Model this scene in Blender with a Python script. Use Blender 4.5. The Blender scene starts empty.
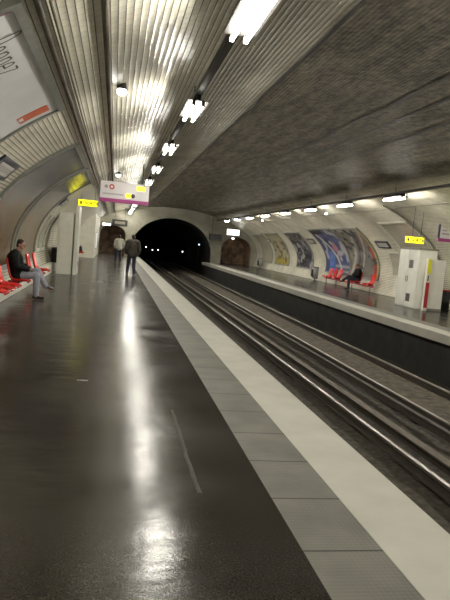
import bpy, bmesh, math, random
from mathutils import Vector, Matrix, noise
from mathutils.geometry import tessellate_polygon
random.seed(7)
PI = math.pi
sc = bpy.context.scene
COL = sc.collection

# ------------------------------------------------------------------ materials
def mat(name, col, rough=0.6, metal=0.0, emit=None, es=0.0, noise_amt=0.0, noise_scale=8.0, bump=0.0, spec=0.5):
    m = bpy.data.materials.new(name); m.use_nodes = True
    nt = m.node_tree; b = nt.nodes['Principled BSDF']
    b.inputs['Base Color'].default_value = (*col, 1); b.inputs['Roughness'].default_value = rough
    b.inputs['Metallic'].default_value = metal
    b.inputs['Specular IOR Level'].default_value = spec
    if emit:
        b.inputs['Emission Color'].default_value = (*emit, 1); b.inputs['Emission Strength'].default_value = es
    if noise_amt or bump:
        tc = nt.nodes.new('ShaderNodeTexCoord'); n = nt.nodes.new('ShaderNodeTexNoise')
        n.inputs['Scale'].default_value = noise_scale; n.inputs['Detail'].default_value = 5
        nt.links.new(tc.outputs['Object'], n.inputs['Vector'])
        if noise_amt:
            r = nt.nodes.new('ShaderNodeMapRange')
            r.inputs['From Min'].default_value = .3; r.inputs['From Max'].default_value = .7
            r.inputs['To Min'].default_value = 1 - noise_amt; r.inputs['To Max'].default_value = 1 + noise_amt
            nt.links.new(n.outputs['Fac'], r.inputs['Value'])
            mx = nt.nodes.new('ShaderNodeVectorMath'); mx.operation = 'SCALE'
            mx.inputs[0].default_value = col; nt.links.new(r.outputs[0], mx.inputs['Scale'])
            nt.links.new(mx.outputs[0], b.inputs['Base Color'])
        if bump:
            bp = nt.nodes.new('ShaderNodeBump'); bp.inputs['Strength'].default_value = bump
            bp.inputs['Distance'].default_value = .01
            nt.links.new(n.outputs['Fac'], bp.inputs['Height']); nt.links.new(bp.outputs[0], b.inputs['Normal'])
    return m

M = {}
M['white_paint'] = mat('white_paint', (.76, .74, .65), .4, noise_amt=.08, noise_scale=3)
M['cab_grey'] = mat('cab_grey', (.76, .75, .68), .35, noise_amt=.06, noise_scale=4)
M['dark_metal'] = mat('dark_metal', (.035, .033, .03), .5, noise_amt=.3)
M['grey_metal'] = mat('grey_metal', (.22, .21, .2), .4, metal=.6)
M['lamp_dark'] = mat('lamp_dark', (.014, .013, .012), .8, spec=.1)
M['tube'] = mat('tube', (.9, .9, .85), .4, emit=(1.0, .96, .85), es=185)
M['bulb'] = mat('bulb', (.9, .9, .85), .4, emit=(1.0, .97, .9), es=8)
M['sign_white'] = mat('sign_white', (.62, .59, .60), .35)
M['sign_yellow'] = mat('sign_yellow', (.8, .78, .05), .4, emit=(.95, .88, .012), es=1.5)
M['yellow'] = mat('yellow', (.75, .72, .03), .4)
M['purple'] = mat('purple', (.33, .05, .20), .4)
M['red'] = mat('red', (.68, .022, .018), .16)
M['dkred'] = mat('dkred', (.42, .02, .03), .4)
M['black'] = mat('black', (.012, .012, .014), .5)
M['ink'] = mat('ink', (.05, .045, .05), .6)
M['grey_ink'] = mat('grey_ink', (.28, .27, .27), .6)
M['enamel'] = mat('enamel', (.018, .018, .035), .3)
M['enamel_white'] = mat('enamel_white', (.62, .60, .56), .35)
M['frame_green'] = mat('frame_green', (.20, .205, .18), .4, noise_amt=.15)
M['frame_white'] = mat('frame_white', (.55, .54, .47), .4)
M['poster_white'] = mat('poster_white', (.78, .78, .79), .5, noise_amt=.05, noise_scale=2)
M['orange'] = mat('orange', (.62, .13, .055), .5)
M['nose'] = mat('nose', (.50, .487, .43), .55, noise_amt=.08, noise_scale=2.5, bump=.1)
M['bed'] = mat('bed', (.058, .050, .037), .9, noise_amt=.6, noise_scale=9, bump=1.0)
M['trackwall'] = mat('trackwall', (.022, .020, .018), .8, noise_amt=.4, noise_scale=2, bump=.5)
M['rail_side'] = mat('rail_side', (.05, .04, .03), .6, noise_amt=.3)
M['rail_top'] = mat('rail_top', (.5, .48, .44), .33, metal=1.0)
M['third'] = mat('third', (.115, .095, .07), .6, noise_amt=.25, noise_scale=4)
M['cable'] = mat('cable', (.085, .07, .05), .6, noise_amt=.5, noise_scale=2)
M['conduit'] = mat('conduit', (.26, .24, .19), .5, noise_amt=.2)
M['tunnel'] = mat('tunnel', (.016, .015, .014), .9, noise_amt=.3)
M['brown'] = mat('brown', (.24, .15, .09), .6, noise_amt=.7, noise_scale=2.2)
M['skin'] = mat('skin', (.42, .23, .17), .5)
M['hair'] = mat('hair', (.02, .016, .013), .6)
M['tanhair'] = mat('tanhair', (.16, .10, .055), .6)
M['jacket_black'] = mat('jacket_black', (.010, .011, .011), .75, noise_amt=.3, noise_scale=12, bump=.4, spec=.15)
M['jacket_grey'] = mat('jacket_grey', (.070, .064, .054), .8, noise_amt=.2, noise_scale=12, bump=.4, spec=.15)
M['jacket_pale'] = mat('jacket_pale', (.42, .41, .35), .7, noise_amt=.1)
M['denim_pale'] = mat('denim_pale', (.27, .28, .33), .7, noise_amt=.15, noise_scale=14, bump=.3)
M['denim_dark'] = mat('denim_dark', (.018, .02, .04), .7, noise_amt=.2)
M['shoe'] = mat('shoe', (.012, .011, .012), .4)
M['eye'] = mat('eye', (.03, .02, .02), .2)
M['lip'] = mat('lip', (.32, .12, .10), .5)
M['paper'] = mat('paper', (.75, .74, .70), .7)
M['screen'] = mat('screen', (.03, .033, .036), .25)
M['blue_lamp'] = mat('blue_lamp', (.5, .7, .9), .4, emit=(.45, .75, 1.0), es=6)
M['bin_grey'] = mat('bin_grey', (.3, .3, .28), .45)

def art_mat():
    m = bpy.data.materials.new('printed_sheet'); m.use_nodes = True; nt = m.node_tree
    a = nt.nodes.new('ShaderNodeAttribute'); a.attribute_name = 'print'
    b = nt.nodes['Principled BSDF']; b.inputs['Roughness'].default_value = .13
    nt.links.new(a.outputs['Color'], b.inputs['Base Color']); return m
M['art'] = art_mat()

def tile_mat(name, soot_a=None, soot_b=None, tint=1.0):
    """bevelled white metro tile in running bond; the soot band between two heights of the vault is a real stain"""
    m = bpy.data.materials.new(name); m.use_nodes = True; nt = m.node_tree; N = nt.nodes; L = nt.links
    b = N['Principled BSDF']
    uv = N.new('ShaderNodeUVMap'); br = N.new('ShaderNodeTexBrick')
    br.inputs['Scale'].default_value = 1.0; br.inputs['Brick Width'].default_value = .156
    br.inputs['Row Height'].default_value = .078; br.inputs['Mortar Size'].default_value = .004
    br.inputs['Mortar Smooth'].default_value = .35; br.inputs['Bias'].default_value = 0
    br.inputs['Color1'].default_value = (.78, .745, .61, 1); br.inputs['Color2'].default_value = (.71, .675, .55, 1)
    br.inputs['Mortar'].default_value = (.42, .40, .33, 1)
    L.new(uv.outputs[0], br.inputs['Vector'])
    n1 = N.new('ShaderNodeTexNoise'); n1.inputs['Scale'].default_value = .9; n1.inputs['Detail'].default_value = 6
    L.new(uv.outputs[0], n1.inputs['Vector'])
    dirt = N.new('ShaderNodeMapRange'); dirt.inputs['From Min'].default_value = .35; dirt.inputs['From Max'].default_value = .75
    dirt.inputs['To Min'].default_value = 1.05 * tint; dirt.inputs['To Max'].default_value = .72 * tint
    L.new(n1.outputs['Fac'], dirt.inputs['Value'])
    sca = N.new('ShaderNodeVectorMath'); sca.operation = 'SCALE'
    L.new(br.outputs['Color'], sca.inputs[0]); L.new(dirt.outputs[0], sca.inputs['Scale'])
    # every row of tiles is slightly domed across, with a dark groove between rows
    sy = N.new('ShaderNodeSeparateXYZ'); L.new(uv.outputs[0], sy.inputs[0])
    pp = N.new('ShaderNodeMath'); pp.operation = 'PINGPONG'; pp.inputs[1].default_value = .039; L.new(sy.outputs['Y'], pp.inputs[0])
    gr = N.new('ShaderNodeMapRange'); gr.inputs['From Min'].default_value = .003; gr.inputs['From Max'].default_value = .009
    gr.inputs['To Min'].default_value = .26; gr.inputs['To Max'].default_value = 1
    L.new(pp.outputs[0], gr.inputs['Value'])
    sc2 = N.new('ShaderNodeVectorMath'); sc2.operation = 'SCALE'
    L.new(sca.outputs[0], sc2.inputs[0]); L.new(gr.outputs[0], sc2.inputs['Scale'])
    col = sc2.outputs[0]
    t1 = N.new('ShaderNodeMapRange'); t1.inputs['From Max'].default_value = .039; t1.inputs['To Min'].default_value = 1; t1.inputs['To Max'].default_value = 0
    L.new(pp.outputs[0], t1.inputs['Value'])
    t2 = N.new('ShaderNodeMath'); t2.operation = 'MULTIPLY'; L.new(t1.outputs[0], t2.inputs[0]); L.new(t1.outputs[0], t2.inputs[1])
    n3 = N.new('ShaderNodeTexNoise'); n3.inputs['Scale'].default_value = 5; n3.inputs['Detail'].default_value = 3; L.new(uv.outputs[0], n3.inputs['Vector'])
    ad = N.new('ShaderNodeMath'); ad.operation = 'MULTIPLY_ADD'; ad.inputs[1].default_value = -1
    L.new(t2.outputs[0], ad.inputs[0]); L.new(n3.outputs['Fac'], ad.inputs[2])
    bevel = N.new('ShaderNodeBump'); bevel.inputs['Strength'].default_value = 1; bevel.inputs['Distance'].default_value = .0045
    L.new(ad.outputs[0], bevel.inputs['Height']); L.new(bevel.outputs[0], b.inputs['Normal'])
    b.inputs['Roughness'].default_value = .25; b.inputs['Specular IOR Level'].default_value = .10
    if soot_a is not None:
        sx = N.new('ShaderNodeSeparateXYZ'); L.new(uv.outputs[0], sx.inputs[0])
        st = N.new('ShaderNodeMapping'); st.inputs['Scale'].default_value = (.55, 2.2, 1)
        L.new(uv.outputs[0], st.inputs[0])
        n2 = N.new('ShaderNodeTexNoise'); n2.inputs['Scale'].default_value = 1.6; n2.inputs['Detail'].default_value = 7
        n2.inputs['Roughness'].default_value = .62
        L.new(st.outputs[0], n2.inputs['Vector'])
        def edge(lo, hi, wob):
            w = N.new('ShaderNodeMath'); w.operation = 'MULTIPLY_ADD'; w.inputs[1].default_value = wob
            L.new(n2.outputs['Fac'], w.inputs[0]); L.new(sx.outputs['Y'], w.inputs[2])
            r = N.new('ShaderNodeMapRange'); r.interpolation_type = 'SMOOTHSTEP'
            r.inputs['From Min'].default_value = lo + wob * .5; r.inputs['From Max'].default_value = hi + wob * .5
            L.new(w.outputs[0], r.inputs['Value']); return r.outputs[0]
        e1 = edge(soot_a - .02, soot_a + .05, .06)
        e2 = edge(soot_b - .35, soot_b + .4, .6)
        o = N.new('ShaderNodeMath'); o.operation = 'SUBTRACT'; o.inputs[0].default_value = 1; L.new(e2, o.inputs[1])
        f = N.new('ShaderNodeMath'); f.operation = 'MULTIPLY'; L.new(e1, f.inputs[0]); L.new(o.outputs[0], f.inputs[1])
        # thin grime on the crown side of the lamps as well
        g = edge(soot_a - 1.45, soot_a - 1.0, .25)
        g2 = N.new('ShaderNodeMath'); g2.operation = 'MULTIPLY'; g2.inputs[1].default_value = .45; L.new(g, g2.inputs[0])
        g3 = N.new('ShaderNodeMath'); g3.operation = 'MULTIPLY'; L.new(g2.outputs[0], g3.inputs[0]); L.new(o.outputs[0], g3.inputs[1])
        f2 = N.new('ShaderNodeMath'); f2.operation = 'MAXIMUM'; L.new(f.outputs[0], f2.inputs[0]); L.new(g3.outputs[0], f2.inputs[1])
        f3 = N.new('ShaderNodeMath'); f3.operation = 'MULTIPLY'; f3.inputs[1].default_value = .93; L.new(f2.outputs[0], f3.inputs[0])
        ramp = N.new('ShaderNodeMapRange'); ramp.inputs['From Min'].default_value = .36; ramp.inputs['From Max'].default_value = .64
        ramp.inputs['To Min'].default_value = .25; ramp.inputs['To Max'].default_value = 1.75
        n4 = N.new('ShaderNodeTexNoise'); n4.inputs['Scale'].default_value = 7; n4.inputs['Detail'].default_value = 5; n4.inputs['Roughness'].default_value = .75
        L.new(uv.outputs[0], n4.inputs['Vector'])
        av = N.new('ShaderNodeMath'); av.operation = 'MULTIPLY_ADD'; av.inputs[1].default_value = .95; 
        hf = N.new('ShaderNodeMath'); hf.operation = 'MULTIPLY_ADD'; hf.inputs[1].default_value = .75; hf.inputs[2].default_value = -.37
        L.new(n2.outputs['Fac'], hf.inputs[0]); L.new(n4.outputs['Fac'], av.inputs[0]); L.new(hf.outputs[0], av.inputs[2])
        L.new(av.outputs[0], ramp.inputs['Value'])
        sc_ = N.new('ShaderNodeVectorMath'); sc_.operation = 'SCALE'; sc_.inputs[0].default_value = (.126, .106, .080)
        L.new(ramp.outputs[0], sc_.inputs['Scale'])
        mx = N.new('ShaderNodeMix'); mx.data_type = 'RGBA'
        L.new(f3.outputs[0], mx.inputs['Factor']); L.new(col, mx.inputs['A']); L.new(sc_.outputs[0], mx.inputs['B'])
        col = mx.outputs['Result']
        rr = N.new('ShaderNodeMapRange'); rr.inputs['To Min'].default_value = .25; rr.inputs['To Max'].default_value = .55
        L.new(f.outputs[0], rr.inputs['Value']); L.new(rr.outputs[0], b.inputs['Roughness'])
    L.new(col, b.inputs['Base Color'])
    return m

def floor_mat():
    m = bpy.data.materials.new('wet_asphalt'); m.use_nodes = True; nt = m.node_tree; N = nt.nodes; L = nt.links
    b = N['Principled BSDF']; tc = N.new('ShaderNodeTexCoord')
    a = N.new('ShaderNodeTexNoise'); a.inputs['Scale'].default_value = 1.1; a.inputs['Detail'].default_value = 6
    c = N.new('ShaderNodeTexNoise'); c.inputs['Scale'].default_value = 90; c.inputs['Detail'].default_value = 3
    d = N.new('ShaderNodeMapping'); d.inputs['Scale'].default_value = (1.1, 2.4, 1)
    e = N.new('ShaderNodeTexNoise'); e.inputs['Scale'].default_value = 1.6; e.inputs['Detail'].default_value = 4
    for n in (a, c): L.new(tc.outputs['Object'], n.inputs['Vector'])
    L.new(tc.outputs['Object'], d.inputs[0]); L.new(d.outputs[0], e.inputs['Vector'])
    r = N.new('ShaderNodeMapRange'); r.inputs['From Min'].default_value = .3; r.inputs['From Max'].default_value = .7
    r.inputs['To Min'].default_value = .11; r.inputs['To Max'].default_value = .25
    L.new(a.outputs['Fac'], r.inputs['Value'])
    cr = N.new('ShaderNodeValToRGB'); cr.color_ramp.elements[0].position = .3; cr.color_ramp.elements[1].position = .72
    cr.color_ramp.elements[0].color = (.016, .0135, .011, 1); cr.color_ramp.elements[1].color = (.046, .039, .031, 1)
    L.new(c.outputs['Fac'], cr.inputs[0])
    b1 = N.new('ShaderNodeBump'); b1.inputs['Strength'].default_value = .22; b1.inputs['Distance'].default_value = .03
    b2 = N.new('ShaderNodeBump'); b2.inputs['Strength'].default_value = .10; b2.inputs['Distance'].default_value = .004
    L.new(e.outputs['Fac'], b1.inputs['Height']); L.new(c.outputs['Fac'], b2.inputs['Height'])
    L.new(b1.outputs[0], b2.inputs['Normal'])
    df = N.new('ShaderNodeBsdfDiffuse'); gl = N.new('ShaderNodeBsdfGlossy'); fr = N.new('ShaderNodeFresnel'); mr = N.new('ShaderNodeMapRange'); ms = N.new('ShaderNodeMixShader')
    fr.inputs['IOR'].default_value = 1.45; mr.inputs['To Min'].default_value = .034; mr.inputs['To Max'].default_value = .78
    L.new(cr.outputs[0], df.inputs['Color']); L.new(r.outputs[0], gl.inputs['Roughness'])
    L.new(b2.outputs[0], df.inputs['Normal']); L.new(b2.outputs[0], gl.inputs['Normal'])
    L.new(fr.outputs[0], mr.inputs['Value']); L.new(mr.outputs[0], ms.inputs[0]); L.new(df.outputs[0], ms.inputs[1]); L.new(gl.outputs[0], ms.inputs[2])
    L.new(ms.outputs[0], N['Material Output'].inputs['Surface']); N.remove(b)
    return m
M['floor'] = floor_mat()

def slab_mat():
    """ribbed grey warning slabs, a joint every 0.69 m"""
    m = bpy.data.materials.new('warning_slab'); m.use_nodes = True; nt = m.node_tree; N = nt.nodes; L = nt.links
    b = N['Principled BSDF']; tc = N.new('ShaderNodeTexCoord'); sx = N.new('ShaderNodeSeparateXYZ')
    L.new(tc.outputs['Object'], sx.inputs[0])
    md = N.new('ShaderNodeMath'); md.operation = 'PINGPONG'; md.inputs[1].default_value = .345
    of = N.new('ShaderNodeMath'); of.operation = 'SUBTRACT'; of.inputs[1].default_value = 3.05
    L.new(sx.outputs['Y'], of.inputs[0]); L.new(of.outputs[0], md.inputs[0])
    j = N.new('ShaderNodeMath'); j.operation = 'LESS_THAN'; j.inputs[1].default_value = .009; L.new(md.outputs[0], j.inputs[0])
    v = N.new('ShaderNodeTexVoronoi'); v.inputs['Scale'].default_value = 32; v.inputs['Randomness'].default_value = .12
    L.new(tc.outputs['Object'], v.inputs['Vector'])
    n = N.new('ShaderNodeTexNoise'); n.inputs['Scale'].default_value = 2.5; n.inputs['Detail'].default_value = 6
    L.new(tc.outputs['Object'], n.inputs['Vector'])
    cr = N.new('ShaderNodeValToRGB'); cr.color_ramp.elements[0].position = .3; cr.color_ramp.elements[1].position = .75
    cr.color_ramp.elements[0].color = (.115, .11, .092, 1); cr.color_ramp.elements[1].color = (.19, .183, .155, 1)
    L.new(n.outputs['Fac'], cr.inputs[0])
    mx = N.new('ShaderNodeMix'); mx.data_type = 'RGBA'; mx.inputs['B'].default_value = (.03, .027, .022, 1)
    L.new(j.outputs[0], mx.inputs['Factor']); L.new(cr.outputs[0], mx.inputs['A']); L.new(mx.outputs['Result'], b.inputs['Base Color'])
    bp = N.new('ShaderNodeBump'); bp.inputs['Strength'].default_value = .5; bp.inputs['Distance'].default_value = .006; bp.invert = True
    L.new(v.outputs['Distance'], bp.inputs['Height']); L.new(bp.outputs[0], b.inputs['Normal'])
    b.inputs['Roughness'].default_value = .5
    return m
M['slab'] = slab_mat()

# ------------------------------------------------------------------ mesh helpers
def box(bm, x0, x1, y0, y1, z0, z1, bev=0):
    r = bmesh.ops.create_cube(bm, size=1)
    for v in r['verts']:
        v.co = Vector(((x0 + x1) / 2 + v.co.x * (x1 - x0), (y0 + y1) / 2 + v.co.y * (y1 - y0), (z0 + z1) / 2 + v.co.z * (z1 - z0)))
    if bev:
        es = list({e for v in r['verts'] for e in v.link_edges})
        bmesh.ops.bevel(bm, geom=es, offset=bev, segments=2, affect='EDGES', profile=.5)

def tube(bm, pts, r, n=8, r1=None):
    pts = [Vector(p) for p in pts]; rings = []
    for i, p in enumerate(pts):
        d = (pts[min(i + 1, len(pts) - 1)] - pts[max(i - 1, 0)]).normalized()
        up = Vector((0, 0, 1)) if abs(d.z) < .95 else Vector((1, 0, 0))
        a = d.cross(up).normalized(); b = d.cross(a).normalized()
        rr = r if r1 is None else r + (r1 - r) * i / (len(pts) - 1)
        rings.append([bm.verts.new(p + a * math.cos(2 * PI * k / n) * rr + b * math.sin(2 * PI * k / n) * rr) for k in range(n)])
    for A, B in zip(rings, rings[1:]):
        for k in range(n): bm.faces.new((A[k], A[(k + 1) % n], B[(k + 1) % n], B[k]))
    bm.faces.new(rings[0][::-1]); bm.faces.new(rings[-1])

def ball(bm, c, r, sub=2):
    if isinstance(r, (int, float)): r = (r, r, r)
    res = bmesh.ops.create_icosphere(bm, subdivisions=sub, radius=1)
    for v in res['verts']: v.co = Vector((c[0] + v.co.x * r[0], c[1] + v.co.y * r[1], c[2] + v.co.z * r[2]))

def capsule(bm, p, q, r0, r1=None):
    r1 = r0 if r1 is None else r1
    p, q = Vector(p), Vector(q)
    ball(bm, p, r0); ball(bm, q, r1)
    if (q - p).length > 1e-4: tube(bm, [p, q], r0, 14, r1)

def mesh_of(bm, name, smooth=False):
    bmesh.ops.recalc_face_normals(bm, faces=bm.faces[:])
    me = bpy.data.meshes.new(name); bm.to_mesh(me); bm.free()
    if smooth:
        for p in me.polygons: p.use_smooth = True
    return me

def obj(name, bm, m, parent=None, smooth=False):
    me = bm if isinstance(bm, bpy.types.Mesh) else mesh_of(bm, name, smooth)
    if m is not None: me.materials.append(M[m] if isinstance(m, str) else m)
    o = bpy.data.objects.new(name, me); COL.objects.link(o)
    if parent:
        o.parent = parent; o.matrix_parent_inverse = Matrix.Identity(4)
    return o

def tag(o, label, cat, group=None):
    o['label'] = label; o['category'] = cat
    if group: o['group'] = group
    return o
def thing(name, label, cat, loc=(0, 0, 0), rz=0, group=None):
    o = bpy.data.objects.new(name, None); COL.objects.link(o); o.empty_display_size = .1
    o.location = loc; o.rotation_euler = (0, 0, rz); return tag(o, label, cat, group)
def struct(name, bm, m, smooth=False):
    o = obj(name, bm, m, None, smooth); o['kind'] = 'structure'; return o
def dup(root, loc, label, group=None, rz=None):
    r = root.copy(); COL.objects.link(r); r.location = loc; r['label'] = label
    if rz is not None: r.rotation_euler = (0, 0, rz)
    if group: r['group'] = group
    for ch in list(root.children):
        c = ch.copy(); COL.objects.link(c); c.parent = r
        for g in list(ch.children):
            d = g.copy(); COL.objects.link(d); d.parent = c
    return r
def B(*boxes, bev=0):
    bm = bmesh.new()
    for b in boxes: box(bm, *b, bev=bev)
    return bm
ORD = ['first', 'second', 'third', 'fourth', 'fifth', 'sixth', 'seventh', 'eighth', 'ninth', 'tenth', 'eleventh', 'twelfth', 'thirteenth', 'fourteenth']

# ------------------------------------------------------------------ vault profile  (X across, Y along the track, Z up; platform = 0)
XC, ZC, HB = 5.0, 1.0, 3.6
def prof_pt(t):                       # t 0..1 from left foot to right foot
    ang0 = math.asin(-ZC / HB * .99)
    ang = (PI - ang0) + (2 * ang0 - PI) * t
    c, s = math.cos(ang), math.sin(ang)
    if c < 0:
        n, a = 2.1, 7.65
    else:
        n, a = 2.0, 7.9
    return XC + a * math.copysign(abs(c) ** (2 / n), c), ZC + HB * math.copysign(abs(s) ** (2 / n), s)
_T = [prof_pt(i / 4000) for i in range(4001)]
_S = [0.0]
for (x0, z0), (x1, z1) in zip(_T, _T[1:]): _S.append(_S[-1] + math.hypot(x1 - x0, z1 - z0))
STOT = _S[-1]
def P_s(s, off=0.0):                  # point and inward offset at arc length s
    s = min(max(s, 0), STOT); lo, hi = 0, len(_S) - 1
    while hi - lo > 1:
        m = (lo + hi) // 2
        if _S[m] <= s: lo = m
        else: hi = m
    f = (s - _S[lo]) / max(_S[hi] - _S[lo], 1e-9)
    x = _T[lo][0] + f * (_T[hi][0] - _T[lo][0]); z = _T[lo][1] + f * (_T[hi][1] - _T[lo][1])
    a, b = max(lo - 12, 0), min(hi + 12, len(_T) - 1)
    dx, dz = _T[b][0] - _T[a][0], _T[b][1] - _T[a][1]; l = math.hypot(dx, dz)
    return x + dz / l * off, z - dx / l * off
def S_z(side, z):
    rng = range(len(_T) // 2 + 1) if side < 0 else range(len(_T) - 1, len(_T) // 2 - 1, -1)
    for i in rng:
        if _T[i][1] >= z: return _S[i]
    return STOT / 2
def S_x(x):
    for i, p in enumerate(_T):
        if p[0] >= x and (p[1] > ZC): return _S[i]
def Z_x(x): return P_s(S_x(x))[1]

Y0, Y1 = -12.0, 54.0
S1, S2 = S_x(-.83), S_x(10.85)
def shell(name, sa, sb, ya, yb, m, n):
    bm = bmesh.new(); uv = bm.loops.layers.uv.new('UVMap')
    ss = [sa + (sb - sa) * i / n for i in range(n + 1)]
    A = [bm.verts.new((P_s(s)[0], ya, P_s(s)[1])) for s in ss]; Bv = [bm.verts.new((P_s(s)[0], yb, P_s(s)[1])) for s in ss]
    for i in range(n):
        f = bm.faces.new((A[i], A[i + 1], Bv[i + 1], Bv[i])); f.smooth = True
        for l, (y, s) in zip(f.loops, ((ya, ss[i]), (ya, ss[i + 1]), (yb, ss[i + 1]), (yb, ss[i]))): l[uv].uv = (y + 20, s)
    me = bpy.data.meshes.new(name); bm.to_mesh(me); bm.free(); me.materials.append(m)
    o = bpy.data.objects.new(name, me); COL.objects.link(o); o['kind'] = 'structure'; return o
T_CEIL = tile_mat('vault_tile', S_x(2.45), S_x(8.75))
T_WALL = tile_mat('wall_tile')
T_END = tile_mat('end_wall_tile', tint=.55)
shell('wall_left', 0, S1, Y0, Y1, T_WALL, 40)
shell('ceiling', S1, S2, Y0, Y1, T_CEIL, 90)
shell('wall_right', S2, STOT, Y0, Y1, T_WALL, 40)

# ------------------------------------------------------------------ end walls with tunnel mouth and passages
def arch(xa, xb, zs, zt, z0, n=18):   # from (xa,z0) up over to (xb,z0)
    c, hw = (xa + xb) / 2, (xb - xa) / 2
    return [(xa, z0)] + [(c - hw * math.cos(PI * i / n), zs + (zt - zs) * math.sin(PI * i / n)) for i in range(n + 1)] + [(xb, z0)]
PORTAL = arch(1.4, 8.62, .75, 3.68, 0, 28)
PASS_L = arch(-1.38, .86, 1.75, 2.62, 0)
PASS_R = arch(9.5, 12.3, 1.4, 2.5, 0)
def endwall(name, y, th, openings):
    bm = bmesh.new(); uvl = bm.loops.layers.uv.new('UVMap')
    base = []
    for op in openings: base += op
    out = [(P_s(0)[0] - .1, -.02)] + base + [(P_s(STOT)[0] + .1, -.02)]
    top = [P_s(STOT - STOT * i / 60, -.05) for i in range(61)]
    poly = out + top
    v3 = [Vector((x, y, z)) for x, z in poly]
    vs = [bm.verts.new(v) for v in v3]
    for t in tessellate_polygon([v3]):
        try: f = bm.faces.new([vs[i] for i in t])
        except ValueError: continue
    for f in bm.faces:
        for l in f.loops: l[uvl].uv = (l.vert.co.x + 20, l.vert.co.z + 10)
    for op in openings:
        if not op: continue
        a = [bm.verts.new((x, y, z)) for x, z in op]; b = [bm.verts.new((x, y + th, z)) for x, z in op]
        for i in range(len(op) - 1):
            f = bm.faces.new((a[i], a[i + 1], b[i + 1], b[i]))
            for l in f.loops: l[uvl].uv = (l.vert.co.y, l.vert.co.z + l.vert.co.x)
    return struct(name, bm, T_END)
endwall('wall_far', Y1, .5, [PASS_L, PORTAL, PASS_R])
endwall('wall_back', Y0, -.5, [])
def bore(name, prof, ya, yb, m, zlow=None, cap=True, wedge=0):
    bm = bmesh.new()
    if zlow is not None: prof = [(prof[0][0], zlow)] + prof[1:-1] + [(prof[-1][0], zlow)]
    st = [ya, (ya + yb) / 2, yb]
    rings = [[bm.verts.new((x, y, z)) for x, z in prof] for y in st]
    for A, Bv in zip(rings, rings[1:]):
        for i in range(len(prof) - 1): bm.faces.new((A[i], A[i + 1], Bv[i + 1], Bv[i]))
    if cap: bm.faces.new(rings[-1])
    return struct(name, bm, m)
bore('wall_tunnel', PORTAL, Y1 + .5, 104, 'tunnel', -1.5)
bore('wall_passage', PASS_L, Y1 + .5, 57, 'brown')
bore('wall_passage', PASS_R, Y1 + .5, 57, 'brown')
# solid return wall that narrows the left platform at its far end
bm = bmesh.new()
xs = -1.4
pts = [(P_s(0)[0], 0)] + [P_s(S_x(xs) * i / 24, 0) for i in range(25)] + [(xs, 0)]
a = [bm.verts.new((x, 42.2, z)) for x, z in pts]; b = [bm.verts.new((x, Y1, z)) for x, z in pts]
for i in range(len(pts) - 1): bm.faces.new((a[i], a[i + 1], b[i + 1], b[i]))
bm.faces.new(a)
struct('wall_return', bm, 'white_paint')

# ------------------------------------------------------------------ platforms and track bed
EL, ER = 2.16, 7.92
struct('floor', B((-3.2, 1.15, Y0, 62, -.3, 0)), 'floor')
struct('floor', B((ER + 1.0, 13.2, Y0, 62, -.3, 0)), 'floor')
struct('trim_1', B((1.15, 1.63, Y0, Y1, -.3, 0)), 'slab')
struct('trim_2', B((ER + .52, ER + 1.0, Y0, Y1, -.3, 0)), 'slab')
struct('trim_3', B((1.63, EL, Y0, Y1 + .5, -.22, .003), bev=.004), 'nose')
struct('trim_4', B((ER, ER + .52, Y0, Y1 + .5, -.22, .003), bev=.004), 'nose')
struct('wall_track_left', B((1.3, 1.9, Y0, Y1 + .5, -1.4, -.2)), 'trackwall')
struct('wall_track_right', B((ER + .26, ER + .9, Y0, Y1 + .5, -1.4, -.2)), 'trackwall')
struct('baseboard_left', B((-2.75, -2.34, Y0, 42.2, 0, .345), bev=.015), 'white_paint')
bm = bmesh.new()
nx, ny = 44, 260
gv = [[bm.verts.new((1.92 + 6.24 * i / nx, Y0 + (104 - Y0) * j / ny,
        -1.235 + .05 * noise.noise((i * .9, j * .7, 0)))) for j in range(ny + 1)] for i in range(nx + 1)]
for i in range(nx):
    for j in range(ny): bm.faces.new((gv[i][j], gv[i + 1][j], gv[i + 1][j + 1], gv[i][j + 1]))
o = obj('ballast', bm, 'bed', None, True); o['kind'] = 'stuff'; tag(o, 'dark dirty stone ballast in the track bed between the platforms', 'ballast')

def rail(x, label):
    r = thing('running_rail', label, 'rail', (x, Y0, -1.17), 0, 'running rails of the two tracks')
    L = 104 - Y0
    obj('foot', B((-.065, .065, 0, L, 0, .02), (-.012, .012, 0, L, .02, .12)), 'rail_side', r)
    obj('railhead', B((-.035, .035, 0, L, .12, .165), bev=.008), 'rail_top', r)
rail(2.83, 'shaded running rail close under the left platform edge')
rail(4.2, 'shiny running rail second from the left platform edge')
rail(5.80, 'dull running rail just beyond the middle of the track bed')
rail(7.22, 'running rail nearest the far right platform')
def power_rail(x, hw, m, label):
    r = thing('power_rail', label, 'rail', (x, Y0, -1.17), 0, 'power rails')
    L = 104 - Y0
    obj('cover', B((-hw, hw, 0, L, .17, .2), bev=.006), m, r)
    obj('conductor', B((-.03, .03, 0, L, .05, .17)), 'rail_side', r)
power_rail(4.6, .075, 'third', 'broad brown power rail right of the shiny running rail')
struct('lit_ballast_strip', B((5.95, 7.07, Y0, 104, -1.3, -1.13), bev=.02), mat('lit_ballast_strip', (.105, .09, .066), .9, noise_amt=.6, noise_scale=6, bump=1.0))  # added strip; its paler colour stands for light on the far track's ballast
power_rail(5.42, .05, 'rail_side', 'thin brown power rail along the middle of the far track')

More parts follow.
